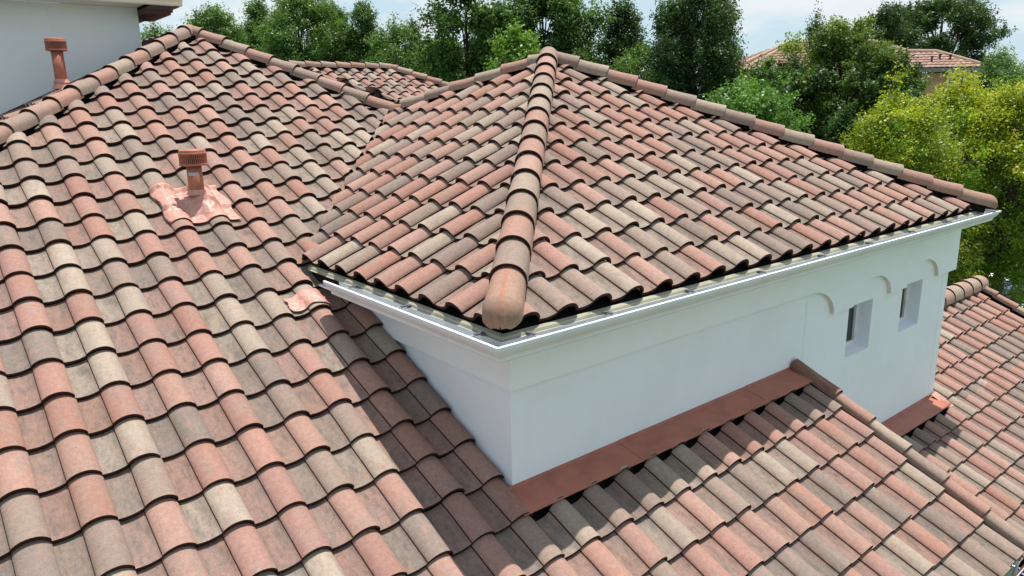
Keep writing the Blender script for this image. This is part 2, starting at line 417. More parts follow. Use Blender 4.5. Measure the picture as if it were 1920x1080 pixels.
# distant wing with its own ridge
roof_face('roof_slope', (0, 1), .08, 11.72, 3.36-s_*12, s_, (-1, 11.0), (-17, 1), [((0, 7.17), (0, 1)), ((6.18, 12), (-1, -1)), ((0, 11.96), (0, -1)), ((4.9, 7.78), (1, 1))], house,
          'small far wing roof between the main hip and the trees')
roof_face('roof_slope', (-1, 0), -12.0, -9.0, 3.36+s_*6.18, s_, (-14, -6), (0, 9), [gap(((6.18, 12), (1, 1))), ((0, 14), (0, -1))], house)
roof_face('roof_slope', (0, -1), 0, -14, 3.36+s_*12, s_, (-8, 0), (0, 7), [((0, 12.04), (0, 1)), ((6.18, 12), (-1, 1))], house)
# tower roof
US0, VS0 = .18714, -.239
ARc = 6.87
roof_face('roof_slope', (0, 1), US0, VS0, Z0T, t_, (-.4, 7.3), (0, 13), [gap(((0, 0), (1, -1))), gap(((TA.x, TA.y), (-1, -1)))], house,
          'right hand slope of the tower roof above the long white gutter')
hN = np.array((MV.x-TA.x, MV.y-TA.y)); nN = np.array((-hN[1], hN[0])); nN = nN if nN[0] < 0 else -nN
roof_face('roof_slope', (1, 0), -(2.455+.085), -.2476, Z0T, t_, (-5.4, .4), (0, 13), [gap(((0, 0), (-1, 1))), gap(((TA.x, TA.y), nN)), ((0, VL(0)+.06), -vn)], house,
          'left hand slope of the tower roof running into the valley')
roof_face('roof_slope', (-1, 0), .1, -6.87, Z0T+t_*6.62, t_, (-.4, 7.2), (0, 13), [gap(((TA.x, TA.y), (1, -1))), gap(((TA.x, TA.y), (1, 1)))], house)
roof_face('roof_slope', (0, -1), .05, -7.1, Z0T+t_*6.62, t_, (-7.2, 0), (0, 14), [gap(((TA.x, TA.y), -nN)), gap(((TA.x, TA.y), (-1, 1))), ((MV.x, MV.y), (1, -1))], house)
# lower right roof
ZQ = -1.235
Q_ = roof_face('roof_slope', (0, 1), 5.53, -.42, ZQ, s_, (3.4, 11.4), (-4, 5), [((3.52, 0), (1, 0)), ((11.16, 0), (-1, 0)), ((0, 1.03), (0, -1)), ((0, -.235), (0, -1))], house,
               'lower roof slope at the far right below the windows')
Q2 = roof_face('roof_slope', (0, 1), 5.53, -.42, ZQ, s_, (6.9, 11.4), (-1, 5), [((6.955, 0), (1, 0)), ((11.16, 0), (-1, 0)), ((0, 1.03), (0, -1)), ((0, -.235), (0, 1))], house)
roof_face('roof_slope', (0, -1), 0, -3.0, ZQ+s_*1.07*2, s_, (-11.2, -6.9), (0, 7), [((6.955, 0), (1, 0)), ((11.16, 0), (-1, 0)), ((0, 1.11), (0, 1))], house)

# ------------------------------------------------------------------ caps
up_ = Vector((0, 0, 1))
cap_line('hip_caps', (AP.x-7.0, AP.y-7.0, AP.z-7.0*s_-.075), (AP.x, AP.y, AP.z+.045), P_up, 'row of hip caps climbing from the left edge to the roof peak', cols=[GB,SA,CRM,SA,GB,SA,GB,SA,GB,PE,SA])
cap_line('hip_caps', (MV.x, MV.y, MV.z+.0), (AP.x, AP.y, AP.z+.035), P_up, 'row of hip caps falling from the peak to the valley', cols=[SA,GB,PE,GB,GB,SA,CRM,SA,GB,SA,PE])
cap_line('hip_caps', (MV.x+.10, MV.y-.16, MV.z+.045), (TA.x, TA.y, TA.z+.02), P_up, cols=[CRM,GB,SA,CRM,SA,CRM,PE])
e0 = -.235
FH = cap_line('hip_caps', (e0, e0, Z0T+t_*e0+.055), (TA.x, TA.y, TA.z+.05), P_low, 'front hip of the tower, ending in a rounded starter cap', dome=True, exp=.352, r=.120, h=.125,
              cols=[(.36,.24,.18),GB,SA,GB,CRM,PE,SA,GB,SA,CRM,CRM,GB,SA,PE,GB,PE])
cap_line('hip_caps', (6.93, -.31, Z0T+t_*-.31+.05), (TA.x, TA.y, TA.z+.03), P_low, 'right hip of the tower against the trees', dome=True, exp=.362, r=.106, h=.108, cols=[GB,SA,SA,CRM,GB,SA,CRM,SA,GB,CRM])
cap_line('hip_caps', (7.1, 7.1, TA.z-t_*3.79), (TA.x, TA.y, TA.z+.03), P_low, cols=[SA,GB,CRM])
cap_line('ridge_caps', (.435, 12.4, AP.z+.0), (AP.x, AP.y+.1, AP.z+.0), P_up, cols=[GB,SA])
cap_line('ridge_caps', (1.6, 12, 3.36+.03), (6.18, 12, 3.36+.03), P_up, 'short level ridge of the far wing', cols=[CRM,SA,CRM,PE,SA,GB], exp=.355)
cap_line('hip_caps', (9.4, 8.78, 3.36-3.22*s_+.03), (6.18, 12, 3.36+.03), P_up, cols=[SA,PE,CRM,SA,GB])
# mortar lump closing the saddle where the hips meet
bm = bmesh.new(); bmesh.ops.create_uvsphere(bm, u_segments=20, v_segments=12, radius=1)
for v in bm.verts:
    k = 1+.10*sin(v.co.x*7+1)*sin(v.co.y*6)+.06*sin(v.co.z*11)
    v.co = Vector((MV.x+.03+v.co.x*.13*k, MV.y-.03+v.co.y*.15*k, MV.z+.0+v.co.z*.10*k))
me = bpy.data.meshes.new('mortar'); bm.to_mesh(me); bm.free(); me.polygons.foreach_set('use_smooth', [True]*len(me.polygons))
link('mortar', me, simple('mortar', (.30, .17, .125), .9, var=.2, scale=20, bump=.8, bscale=60), P_up, 'lump of brown mortar at the saddle between the two roofs')
# rakes and lower ridge
def rake(u, v0, v1, zf, parent, label, cols):
    return cap_line('rake_caps', (u, v0, zf(v0)+.035), (u, v1, zf(v1)+.035), parent, label, r=.066, h=.052, exp=.356, lift=.014, cols=cols)
rk = rake(3.455, -2.06, -.02, lambda v: s_*v+.02, P_low, 'row of narrow rake caps down the right edge of the lower slope', [GB, SA, GB, CRM, SA, (.30,.15,.11)])
rake(11.24, -1.5, 1.02, lambda v: ZQ+s_*v+.02, Q_, 'rake caps on the far gable edge', [GB, SA, CRM, SA, GB, CRM, SA])
cap_line('ridge_caps', (6.97, 1.07, ZQ+s_*1.07+.03), (11.36, 1.07, ZQ+s_*1.07+.03), Q_, 'low ridge of rounded salmon and grey caps right of the tower', cols=[PE,PE,CRM,PE,CRM,PE], r=.165, h=.17, lift=.006, exp=.37, edge=.006)

# ------------------------------------------------------------------ tower walls
WU, WV, GZ = 6.93, 6.45, -6.0
D = .17
def wall_with_holes(name, x0, x1, z0, z1, y, holes, mats, parent, label=None):
    """front panel facing -y with recessed openings"""
    xs = sorted({x0, x1, *[h[0] for h in holes], *[h[1] for h in holes]}); zs = sorted({z0, z1, *[h[2] for h in holes], *[h[3] for h in holes]})
    mb = MB()
    for i in range(len(xs)-1):
        for j in range(len(zs)-1):
            xm = (xs[i]+xs[i+1])/2; zm = (zs[j]+zs[j+1])/2
            if any(h[0] < xm < h[1] and h[2] < zm < h[3] for h in holes): continue
            mb.add([(xs[i], y, zs[j]), (xs[i+1], y, zs[j]), (xs[i+1], y, zs[j+1]), (xs[i], y, zs[j+1])], [(0, 1, 2, 3)])
    for a, b_, c, d in holes:
        sl = .035  # sloping sill
        mb.add([(a,y,c),(b_,y,c),(b_,y,d),(a,y,d),(a,y+D,c+sl),(b_,y+D,c+sl),(b_,y+D,d),(a,y+D,d)], [(0,1,5,4),(1,2,6,5),(2,3,7,6),(3,0,4,7)])
    return mb.build(name, mats, parent, label)
holes = [(4.470, 4.985, -.150, .408), (5.690, 6.205, -.128, .425)]
mb = MB()
tw = wall_with_holes('wall', 3.62, WU, GZ, 1.10, -.0012, holes, M_WALL, house, 'white tower wall with two small recessed windows')
mb = MB()
mb.box((0, 0, GZ), (3.62, .15, 1.10)); mb.box((3.62, .30, GZ), (WU, .5, 1.1)); mb.box((0, .15, GZ), (.15, WV, 1.10)); mb.box((WU-.15, -.005, GZ), (WU, .30, 1.10)); mb.box((WU-.15, .5, GZ), (WU, WV, 1.10)); mb.box((.15, WV-.15, GZ), (WU-.15, WV, 1.1))
mb.build('wall', M_WALL, house, 'plain white tower walls on the left and long front side')
# frieze band with arches
ZB, ZA = .705, .418
def band_outline():
    pts = [(-.040, 1.10), (-.040, ZB)]
    pts += [(3.60, ZB)]
    def arc(cx, hw, top, a0, a1, n=14):
        return [(cx+hw*cos(a), ZA+(top-ZA)*sin(a)) for a in np.linspace(a0, a1, n)]
    pts += arc(3.60, .475, ZB+.003, PI/2, 0)
    pts += arc(4.885, .415, .672, PI, 0, 24)
    pts += arc(6.105, .415, .672, PI, 0, 24)
    pts += [(7.05, ZA), (7.05, 1.10)]
    return pts
pts = band_outline(); n = len(pts)
bm = bmesh.new(); fr = [bm.verts.new((x, -.045, z)) for x, z in pts]
face = bm.faces.new(fr)
ex = bmesh.ops.extrude_face_region(bm, geom=[face])
for v in ex['geom']:
    if isinstance(v, bmesh.types.BMVert): v.co.y = .004
bmesh.ops.triangulate(bm, faces=[f for f in bm.faces if len(f.verts) > 4])
bmesh.ops.recalc_face_normals(bm, faces=bm.faces)
me = bpy.data.meshes.new('band'); bm.to_mesh(me); bm.free()
for p_ in me.polygons: p_.material_index = 1 if (p_.normal.z < -.05 and p_.normal.y > -.5) or (abs(p_.normal.x) > .3 and abs(p_.normal.y) < .5 and p_.center.x > .5 and p_.center.x < 6.9) else 0  # tan arch reveals; straight underside toned alike to paint the band's edge shade
link('arched_band', me, [M_BAND, M_JAMB], house, 'raised white stucco band under the gutter with three arched cut outs')
mb = MB(); mb.box((-.040, .0045, ZB), (-.0005, 2.35, 1.10)); mb.build('side_band', M_BAND, house); mb = MB(); mb.box((WU+.002, .0045, ZA), (7.05, WV, 1.10)); mb.build('side_band', M_BAND, house)
# windows
for (a, b_, c, d) in holes:
    y = -.0012+D
    fr = MB(); t = .035
    c2 = c+.03
    fr.box((a, y-.02, c2), (a+.02, y+.02, d)); fr.box((b_-t, y-.02, c2), (b_, y+.02, d)); fr.box((a+.02, y-.02, c2), (b_-t, y+.02, c2+t)); fr.box((a+.02, y-.02, d-t), (b_-t, y+.02, d))
    mid = a+.26; fr.box((mid-.018, y-.022, c2+t), (mid+.018, y+.02, d-t))
    fo = fr.build('window', M_FRAME, house, None)
    gl = MB(); gl.box((a+.02, y+.004, c2+t), (b_-t, y+.012, d-t)); gl.build('pane', M_GLASS, fo)

# ------------------------------------------------------------------ gutters
def kprof(depth=.118):
    # (offset outward, z) from inside top back, down, along the bottom, up the ogee face, rolled lip
    return [(.285, 1.150), (.285, 1.062), (.292, 1.056), (.352, 1.056), (.360, 1.062), (.360, 1.080), (.366, 1.092), (.378, 1.104), (.392, 1.118), (.402, 1.135), (.405, 1.150), (.420, 1.152), (.4215, 1.174), (.404, 1.176), (.403, 1.166)]
def gutter_run(mb, pts, closed_ends=(True, True)):
    """pts: plan corner chain as (x,y,nx,ny) wall line points with outward normals mitred"""
    pr = kprof(); n = len(pr); base = len(mb.v)
    secs = []
    for (x, y, nx, ny) in pts:
        secs.append([(x+nx*o, y+ny*o, z) for o, z in pr])
    for sc in secs: mb.v += sc
    for k in range(len(secs)-1):
        for i in range(n-1):
            mb.f.append((base+k*n+i, base+k*n+i+1, base+(k+1)*n+i+1, base+(k+1)*n+i)); mb.m.append(1 if i in (0, 1, 2, 3) else 0)
    for k, c in ((0, closed_ends[0]), (len(secs)-1, closed_ends[1])):
        if c: mb.f.append(tuple(base+k*n+i for i in range(1, n-2))); mb.m.append(0)
mb = MB()
EU = 6.70
gutter_run(mb, [(0, 1.80, -1, 0), (0, 0, -1, -1), (EU, 0, 1, -1), (EU, 6.4, 1, 0)])
go = mb.build('gutter', [M_GUT, M_GUTIN], house, 'white k style gutter turning round the tower corner')
sm = go.modifiers.new('thick', 'SOLIDIFY'); sm.thickness = .0025; sm.offset = 1
# outer faces: joint strip at the corner
mb = MB()
for (o, z0, z1) in ((.4225, 1.150, 1.177), (.410, 1.052, 1.150)):
    pass
gp = kprof(); mbp = MB(); sec = [[(x+nx*(o+.0022), y+ny*(o+.0022), z) for o, z in gp[4:13]] for x, y, nx, ny in ((0, .032, -1, 0), (0, 0, -1, -1), (.032, 0, 0, -1))]
sec[0] = [(-(o+.0022), -.36, z) for o, z in gp[4:13]]; sec[2] = [(-.36, -(o+.0022), z) for o, z in gp[4:13]]
for k in range(2): mbp.add(sec[k]+sec[k+1], [(i, i+1, 10+i, 9+i) for i in range(8)])
mbp.build('mitre_plate', M_GUT, go)
for xj in (2.62, 5.36):
    jb = MB(); jb.extrude([(0, -(o+.0015), z) for o, z in gp[4:15]], (xj, 0, 0), (xj+.012, 0, 0)); jb.build('joint', M_GUT, go)
def hanger(p, nrm, parent):
    mb = MB(); p = Vector(p); nn = Vector((nrm[0], nrm[1], 0)); sd = Vector((-nn.y, nn.x, 0))
    mb.obox(p+nn*.355+Vector((0, 0, 1.168)), (nn, sd, up_), (.048, .011, .003), 0)
    mb.obox(p+nn*.300+Vector((0, 0, 1.166)), (nn, sd, up_), (.014, .016, .009), 1)
    mb.obox(p+nn*.330+Vector((0, 0, 1.173)), (nn, sd, up_), (.030, .0115, .003), 1)
    mb.build('hanger', [M_STEEL, M_HANG], parent)
for x in (-.09, .565, 1.40, 2.30, 3.22, 4.08, 4.97, 5.87): hanger((x, 0, 0), (0, -1), go)
for y in (1.48, .72, -.12): hanger((0, y, 0), (-1, 0), go)
# drip edge
mb = MB()
dp = lambda nx, ny: [(nx*.240, ny*.240, 1.180), (nx*.264, ny*.264, 1.168), (nx*.272, ny*.272, 1.150), (nx*.2835, ny*.2835, 1.146)]
chain = [((0, 2.42), (-1, 0)), ((0, 0), (-1, -1)), ((EU, 0), (1, -1)), ((EU, 6.4), (1, 0))]
secs = [[(x+ox, y+oy, z) for ox, oy, z in dp(nx, ny)] for (x, y), (nx, ny) in chain]
for k in range(3): mb.add(secs[k]+secs[k+1], [(i, i+1, 5+i, 4+i) for i in range(3)])
de = mb.build('drip_edge', M_DRIP, house, 'pale olive metal drip edge under the tower eave')
mb = MB()  # black boxes painting in the shade of the void behind the eave tiles
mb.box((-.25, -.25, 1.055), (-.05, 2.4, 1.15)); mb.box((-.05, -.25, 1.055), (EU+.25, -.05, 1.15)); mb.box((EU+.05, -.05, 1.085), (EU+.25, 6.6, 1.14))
mb.build('eave_shade_box', M_FELT, house)
mb = MB(); mb.box((-.284, -.284, 1.04), (-.034, 2.2, 1.052)); mb.box((-.034, -.284, 1.04), (EU+.284, -.038, 1.052)); mb.build('soffit', M_BAND, house)

# ------------------------------------------------------------------ flashings
def P3(u, v, h=0): 
    nn = Vector((0, -s_, 1)).normalized(); return Vector((u, v, s_*v)) + nn*h
mb = MB()
def headflash(x0, x1, zoff):
    prof = [(-.002, .012), (-.006, .000), (-.012, -.008), (-.228, -.050), (-.240, -.056), (-.244, -.070)]
    vs = []
    for x in (x0, x1):
        for v, h in prof:
            vs.append((x, v, h+zoff))
    n = len(prof); mb.add(vs, [(i, i+1, n+i+1, n+i) for i in range(n-1)])
headflash(-.10, 1.05, 0); headflash(1.03, 2.68, .003); headflash(2.66, 3.50, .006)
o = mb.build('headwall_flashing', M_FLASH, house, 'brown painted metal strip where the lower slope meets the tower wall')
sm = o.modifiers.new('t', 'SOLIDIFY'); sm.thickness = .003
mb = MB(); headflash(3.5, 6.90, ZQ+.03); o = mb.build('headwall_flashing', M_FLASH, house, 'brown metal strip under the small windows')
sm = o.modifiers.new('t', 'SOLIDIFY'); sm.thickness = .003

def prof_h(x):
    """height of the tile surface at tile-fraction x"""
    x = (x+.43) % 1.0 - .43
    for (a, ha), (b_, hb) in zip(PROF[:-1], PROF[1:]):
        if a <= x <= b_: return ha+(hb-ha)*(x-a)/(b_-a)
    return .5
def drape(name, corners, parent, label, lift=.019, crinkle=.006, nu=60, nv=44, mound=None, zf=lambda v: s_*v, mat_=None):
    """painted metal sheet pressed over the tiles; corners in (u,v): TL, TR, BR, BL"""
    TL, TR, BR, BL = [np.array(c, float) for c in corners]
    V = []; F = []
    ph = rng.uniform(0, 6, 8)
    for j in range(nv+1):
        for i in range(nu+1):
            a = i/nu; b_ = j/nv
            p = (TL*(1-a)+TR*a)*(1-b_) + (BL*(1-a)+BR*a)*b_
            edge = min(a, 1-a, b_, 1-b_)
            p = p + np.array((sin(b_*9+ph[0]), sin(a*11+ph[1])))*.010
            x = (p[0]-UP0)/PIT; xh = prof_h(x)*HT
            jj = (p[1]-VP0)/(EXP*CP); fr = jj-math.floor(jj); hh = .028*(1-fr) - .007*fr
            smooth_h = .5*HT
            k = min(1, edge*8)
            h = xh*.86+.14*smooth_h + hh - .045 + lift
            h += crinkle*(sin(p[0]*61+ph[2]+2*sin(p[1]*37))*sin(p[1]*53+ph[3])+.6*sin(p[0]*130+ph[4]+3*sin(p[1]*70))*sin(p[1]*97))*k
            if mound is not None:
                d = math.hypot(p[0]-mound[0], (p[1]-mound[1])*1.1)
                mh = mound[2]*max(0, 1-(d/mound[3]))**1.6
                h = h*(1-min(1, mh/.10)) + (mh+.0)*1.0*min(1, mh/.03)+h*min(1, mh/.10)*.6 if mh > 0 else h
            V.append(P3(p[0], p[1], h))
    for j in range(nv):
        for i in range(nu): F.append((j*(nu+1)+i, j*(nu+1)+i+1, (j+1)*(nu+1)+i+1, (j+1)*(nu+1)+i))
    me = mesh(V, F, True); o = link(name, me, mat_ or M_SALMON, parent, label)
    sm = o.modifiers.new('t', 'SOLIDIFY'); sm.thickness = .004; sm.offset = -1
    return o

def vent(base, hgt, r, capr, caph, label, stick=True, coll=.0):
    x, y, z = base
    mb = MB(); mb.tube((x, y, z-.05), (x, y, z+hgt-caph*.6), r*1.04, r, 28, True)
    po = mb.build('vent_pipe', M_PIPE, house, label, smooth=False)
    me = po.data; me.polygons.foreach_set('use_smooth', [len(p.vertices) == 4 for p in me.polygons])
    # ribbed cap
    NR = 44; V = []; F = []
    z0 = z+hgt-caph
    prof = [(.80, 0.0), (1.0, .02), (1.0, .12), ('r', .16), ('r', .66), (1.0, .68), (1.01, .76), (.985, .80), (.97, .84), (.95, .93), (.80, .995), (.4, 1.0), (.001, .975)]
    nseg = NR*4
    for pr_, hh in prof:
        for k in range(nseg):
            a = 2*PI*k/nseg; rr = pr_ if pr_ != 'r' else (.985 if (k % 4) in (0, 1) else .88)
            V.append((x+cos(a)*capr*rr, y+sin(a)*capr*rr, z0+caph*hh))
    for j in range(len(prof)-1):
        for k in range(nseg): F.append((j*nseg+k, j*nseg+(k+1) % nseg, (j+1)*nseg+(k+1) % nseg, (j+1)*nseg+k))
    mi = [1 if 3 <= j < 4 and (k % 4) in (2,) else 0 for j in range(len(prof)-1) for k in range(nseg)]
    me = mesh(V, F, False, mi)
    link('vent_cap', me, [M_PIPE, M_DARK], po)
    mb = MB(); mb.tube((x, y, z+.075), (x, y, z+.095), r*1.42, r*1.25, 28); mb.tube((x, y, z+.095), (x, y, z+.12), r*1.25, r*1.05, 28); mb.build('collar', M_SALMON, po)
    if stick:
        mb = MB(); c = Vector((CAM.x-x, CAM.y-y, 0)).normalized(); ang = math.atan2(c.y, c.x)-.1
        n_ = 8; vs = []
        for k in range(n_+1):
            a = ang-.75+1.5*k/n_*.8
            for zz in (z+hgt-caph-.085, z+hgt-caph-.057): vs.append((x+cos(a)*(r*1.03+.0015), y+sin(a)*(r*1.03+.0015), zz))
        mb.add(vs, [(2*k, 2*k+2, 2*k+3, 2*k+1) for k in range(n_)]); mb.build('sticker', M_STICK, po, 'small grey metallic sticker')
    return po
vb = P3(-.815, 3.47, .03)
v1 = vent(vb, .475, .064, .118, .145, 'terracotta painted vent pipe rising from the crinkled salmon flashing')
f1 = drape('flashing', [(-1.14, 3.76), (-.55, 3.76), (-.53, 3.20), (-1.13, 3.22)], v1, 'crinkled salmon painted metal sheet round the pipe', mound=(-.815, 3.46, .13, .24), crinkle=.007)
vb2 = Vector((-1.16, 7.36, zR + s_*-1.16+.05))
v2 = vent(vb2, .60, .066, .118, .15, 'tall terracotta vent pipe in front of the grey upper wall', stick=False)
mb = MB(); nR = Vector((-s_, 0, 1)).normalized()
mb.obox(vb2+nR*.0, (Vector((1, 0, s_)).normalized(), Vector((0, 1, 0)), nR), (.22, .26, .012)); mb.tube(vb2, vb2+Vector((0, 0, .09)), .12, .07, 24); mb.build('flashing', M_SALMON, v2)
drape('flashing_patch', [(-.62, 2.13), (-.32, 2.13), (-.30, 1.93), (-.63, 1.95)], P_up, 'small salmon painted metal patch beside the end of the gutter', crinkle=.004, nu=30, nv=20)
drape_q = MB()
# pink kick-out patch at the far wall corner
pq = lambda u, v, h: Vector((u, v, ZQ+s_*v+h))
drape_q.add([pq(6.80, -.035, .075), pq(6.95, -.03, .075), pq(7.0, -.24, .035), pq(6.84, -.24, .045)], [(0, 3, 2, 1)])
o = drape_q.build('flashing_patch', M_SALMON, house, 'pale salmon metal patch at the foot of the far tower corner'); sm = o.modifiers.new('t', 'SOLIDIFY'); sm.thickness = .003

# ------------------------------------------------------------------ upper storey at the top left
mb = MB(); mb.box((-9, 8.0, GZ), (-.03, 8.25, 3.87)); mb.box((-.28, 8.25, GZ), (-.03, 11.8, 3.87))
mb.build('wall', M_UPPER, house, 'blue grey upper storey wall at the top left')
mb = MB(); mb.box((-9, 7.56, 3.872), (-.032, 7.999, 3.90)); mb.build('soffit', M_UPPER, house)
mb = MB(); vs = []
for u in (-6.4, -.02):
    for dv, h in ((-.003, .060), (-.006, .040), (-.040, .030), (-.042, .020)): vs.append((u, 8.0+dv, zR+s_*u+h))
mb.add(vs, [(i, 4+i, 5+i, i+1) for i in range(3)]); o = mb.build('sidewall_flashing', M_BROWN, house, 'thin brown flashing along the foot of the upper wall'); sm = o.modifiers.new('t', 'SOLIDIFY'); sm.thickness = .003
# eave: cream gutter, brown returns
pr = [(0, 4.02), (0, 3.885), (-.005, 3.875), (-.075, 3.875), (-.085, 3.89), (-.09, 3.92), (-.115, 3.945), (-.13, 3.975), (-.13, 4.02), (-.115, 4.025)]
mb = MB(); mb.extrude([(0, a, b_) for a, b_ in pr], (-9, 7.62, 0), (.435, 7.62, 0)); mb.add([(.435, 7.62+a, b_) for a, b_ in pr[:-1]], [tuple(range(len(pr)-1))])
o = mb.build('gutter', M_CREAM, house, 'cream gutter along the upper eave'); sm = o.modifiers.new('t', 'SOLIDIFY'); sm.thickness = .003
mb = MB(); mb.box((-.03, 7.66, 3.765), (.31, 8.6, 3.83)); mb.box((.31, 7.66, 3.80), (.34, 8.6, 3.83))
mb.build('soffit_return', M_BROWN, house, 'dark brown soffit return of the upper eave')
prb = [(0, 4.02), (0, 3.86), (.06, 3.86), (.075, 3.875), (.08, 3.91), (.10, 3.94), (.12, 3.97), (.125, 4.03)]
mb = MB(); mb.extrude([(a, 0, b_) for a, b_ in prb], (.34, 7.58, 0), (.34, 11.8, 0)); mb.add([(.34+a, 7.58, b_) for a, b_ in prb], [tuple(range(len(prb)))])
o = mb.build('gutter', M_BROWN, house, 'dark brown gutter end of the upper side eave'); sm = o.modifiers.new('t', 'SOLIDIFY'); sm.thickness = .003
roof_face('roof_slope', (0, 1), 0, 7.50, 4.06-s_*7.5, s_, (-9, .45), (0, 6), [((.44, 7.5), (-1, -1)), ((-8.9, 0), (1, 0))], house)
roof_face('roof_slope', (-1, 0), 0, -.44, 4.06+s_*.44, s_, (7.2, 11.8), (0, 6), [((.44, 7.5), (1, 1))], house)

# ------------------------------------------------------------------ lower walls and eaves of the house
mb = MB()
mb.box((-6.2, -1.55, GZ), (3.2, -1.40, -1.0)); mb.box((-6.2, -1.4, GZ), (-6.05, 11.5, -.9)); mb.box((3.30, -2.02, GZ), (3.44, -1.4, -1.05))
mb.build('wall', M_WALL, house)
mb = MB()   # gable cheek between the lower slope and the far right roof
mb.add([(3.44, -1.98, -2.4), (3.44, 0, -2.4), (3.44, 0, -.06), (3.44, -1.98, -.06-s_*1.98), (3.40, -1.98, -2.4), (3.40, 0, -2.4), (3.40, 0, -.06), (3.40, -1.98, -.06-s_*1.98)],
       [(0, 1, 2, 3), (7, 6, 5, 4), (0, 3, 7, 4), (3, 2, 6, 7)])
mb.box((3.46, -1.1, GZ), (11.1, -.95, -1.85)); mb.box((10.95, -.95, GZ), (11.1, 3.1, -1.85))
mb.add([(11.1, -1.1, -1.85), (11.1, 3.2, -1.85), (11.1, 1.07, -.85), (11.06, -1.1, -1.85), (11.06, 3.2, -1.85), (11.06, 1.07, -.85)], [(0, 1, 2), (5, 4, 3)])
mb.build('wall', M_WALL, house)
def eave_gutter(u0, u1, v, z, label):
    pr = [(.0, .05), (.0, -.11), (-.07, -.11), (-.08, -.09), (-.085, -.06), (-.105, -.03), (-.118, 0), (-.118, .022), (-.10, .024)]
    mb = MB(); mb.extrude([(0, a, b_) for a, b_ in pr], (u0, v, z), (u1, v, z))
    for u in (u0, u1): mb.add([(u, v+a, z+b_) for a, b_ in pr[1:-1]], [tuple(range(len(pr)-2))])
    o = mb.build('gutter', M_GUT, house, label); sm = o.modifiers.new('t', 'SOLIDIFY'); sm.thickness = .0025
    x = u0+.25
    while x < u1:
        h = MB(); h.box((x, v-.112, z+.014), (x+.02, v, z+.019)); h.build('hanger', M_STEEL, o); x += .62
eave_gutter(-2, 3.42, -2.10, s_*-2.06-.05, 'white gutter at the lower right corner of the photo')
eave_gutter(3.54, 11.2, -1.62, ZQ+s_*-1.6-.05, 'white gutter below the far right roof')
mb = MB(); mb.box((-2, -2.10, s_*-2.1-.16), (3.42, -2.075, s_*-2.1+.0)); mb.box((3.5, -1.62, ZQ+s_*-1.6-.16), (11.2, -1.60, ZQ+s_*-1.6)); mb.build('fascia', M_BROWN, house)

# ------------------------------------------------------------------ ground
def ground_mat(name, c1, c2, scale, rough=.9):
    m, nt, b = mat(name); o = nt.nodes.new('ShaderNodeTexCoord').outputs['Object']
    c = mixc(nt, smooth(nt, noise(nt, o, scale, 8, .65), .35, .65), c1, c2)
    c = mixc(nt, 1.0, c, mixc(nt, noise(nt, o, 25, 4, .7), (.7, .7, .7), (1.3, 1.3, 1.3)), 'MULTIPLY')
    nt.links.new(c, b.inputs['Base Color']); b.inputs['Roughness'].default_value = rough; return m
M_LAWN = ground_mat('lawn', (.045, .10, .022), (.07, .13, .035), .5)
M_CONC = ground_mat('concrete', (.50, .44, .36), (.42, .37, .30), .8)
M_ASPH = ground_mat('asphalt', (.14, .14, .14), (.19, .19, .19), .6)
def struct(name, pts, z, m, th=0):
    me = mesh([(x, y, z) for x, y in pts], [tuple(range(len(pts)))]); o = link(name, me, m, kind='structure'); return o
struct('ground', [(-400, -400), (900, -400), (900, 900), (-400, 900)], GZ, M_LAWN)
struct('road', [(43, -80), (50.0, -80), (50.0, 120), (43, 120)], GZ+.008, M_ASPH)
struct('driveway', [(26, 2), (43.1, 3), (43.1, 10.5), (26, 9.5)], GZ+.012, M_CONC)
struct('sidewalk', [(40.2, 10.6), (42.0, 10.6), (42.0, 120), (40.2, 120)], GZ+.016, M_CONC)
struct('kerb', [(42.6, -80), (42.95, -80), (42.95, 120), (42.6, 120)], GZ+.02, M_CONC)

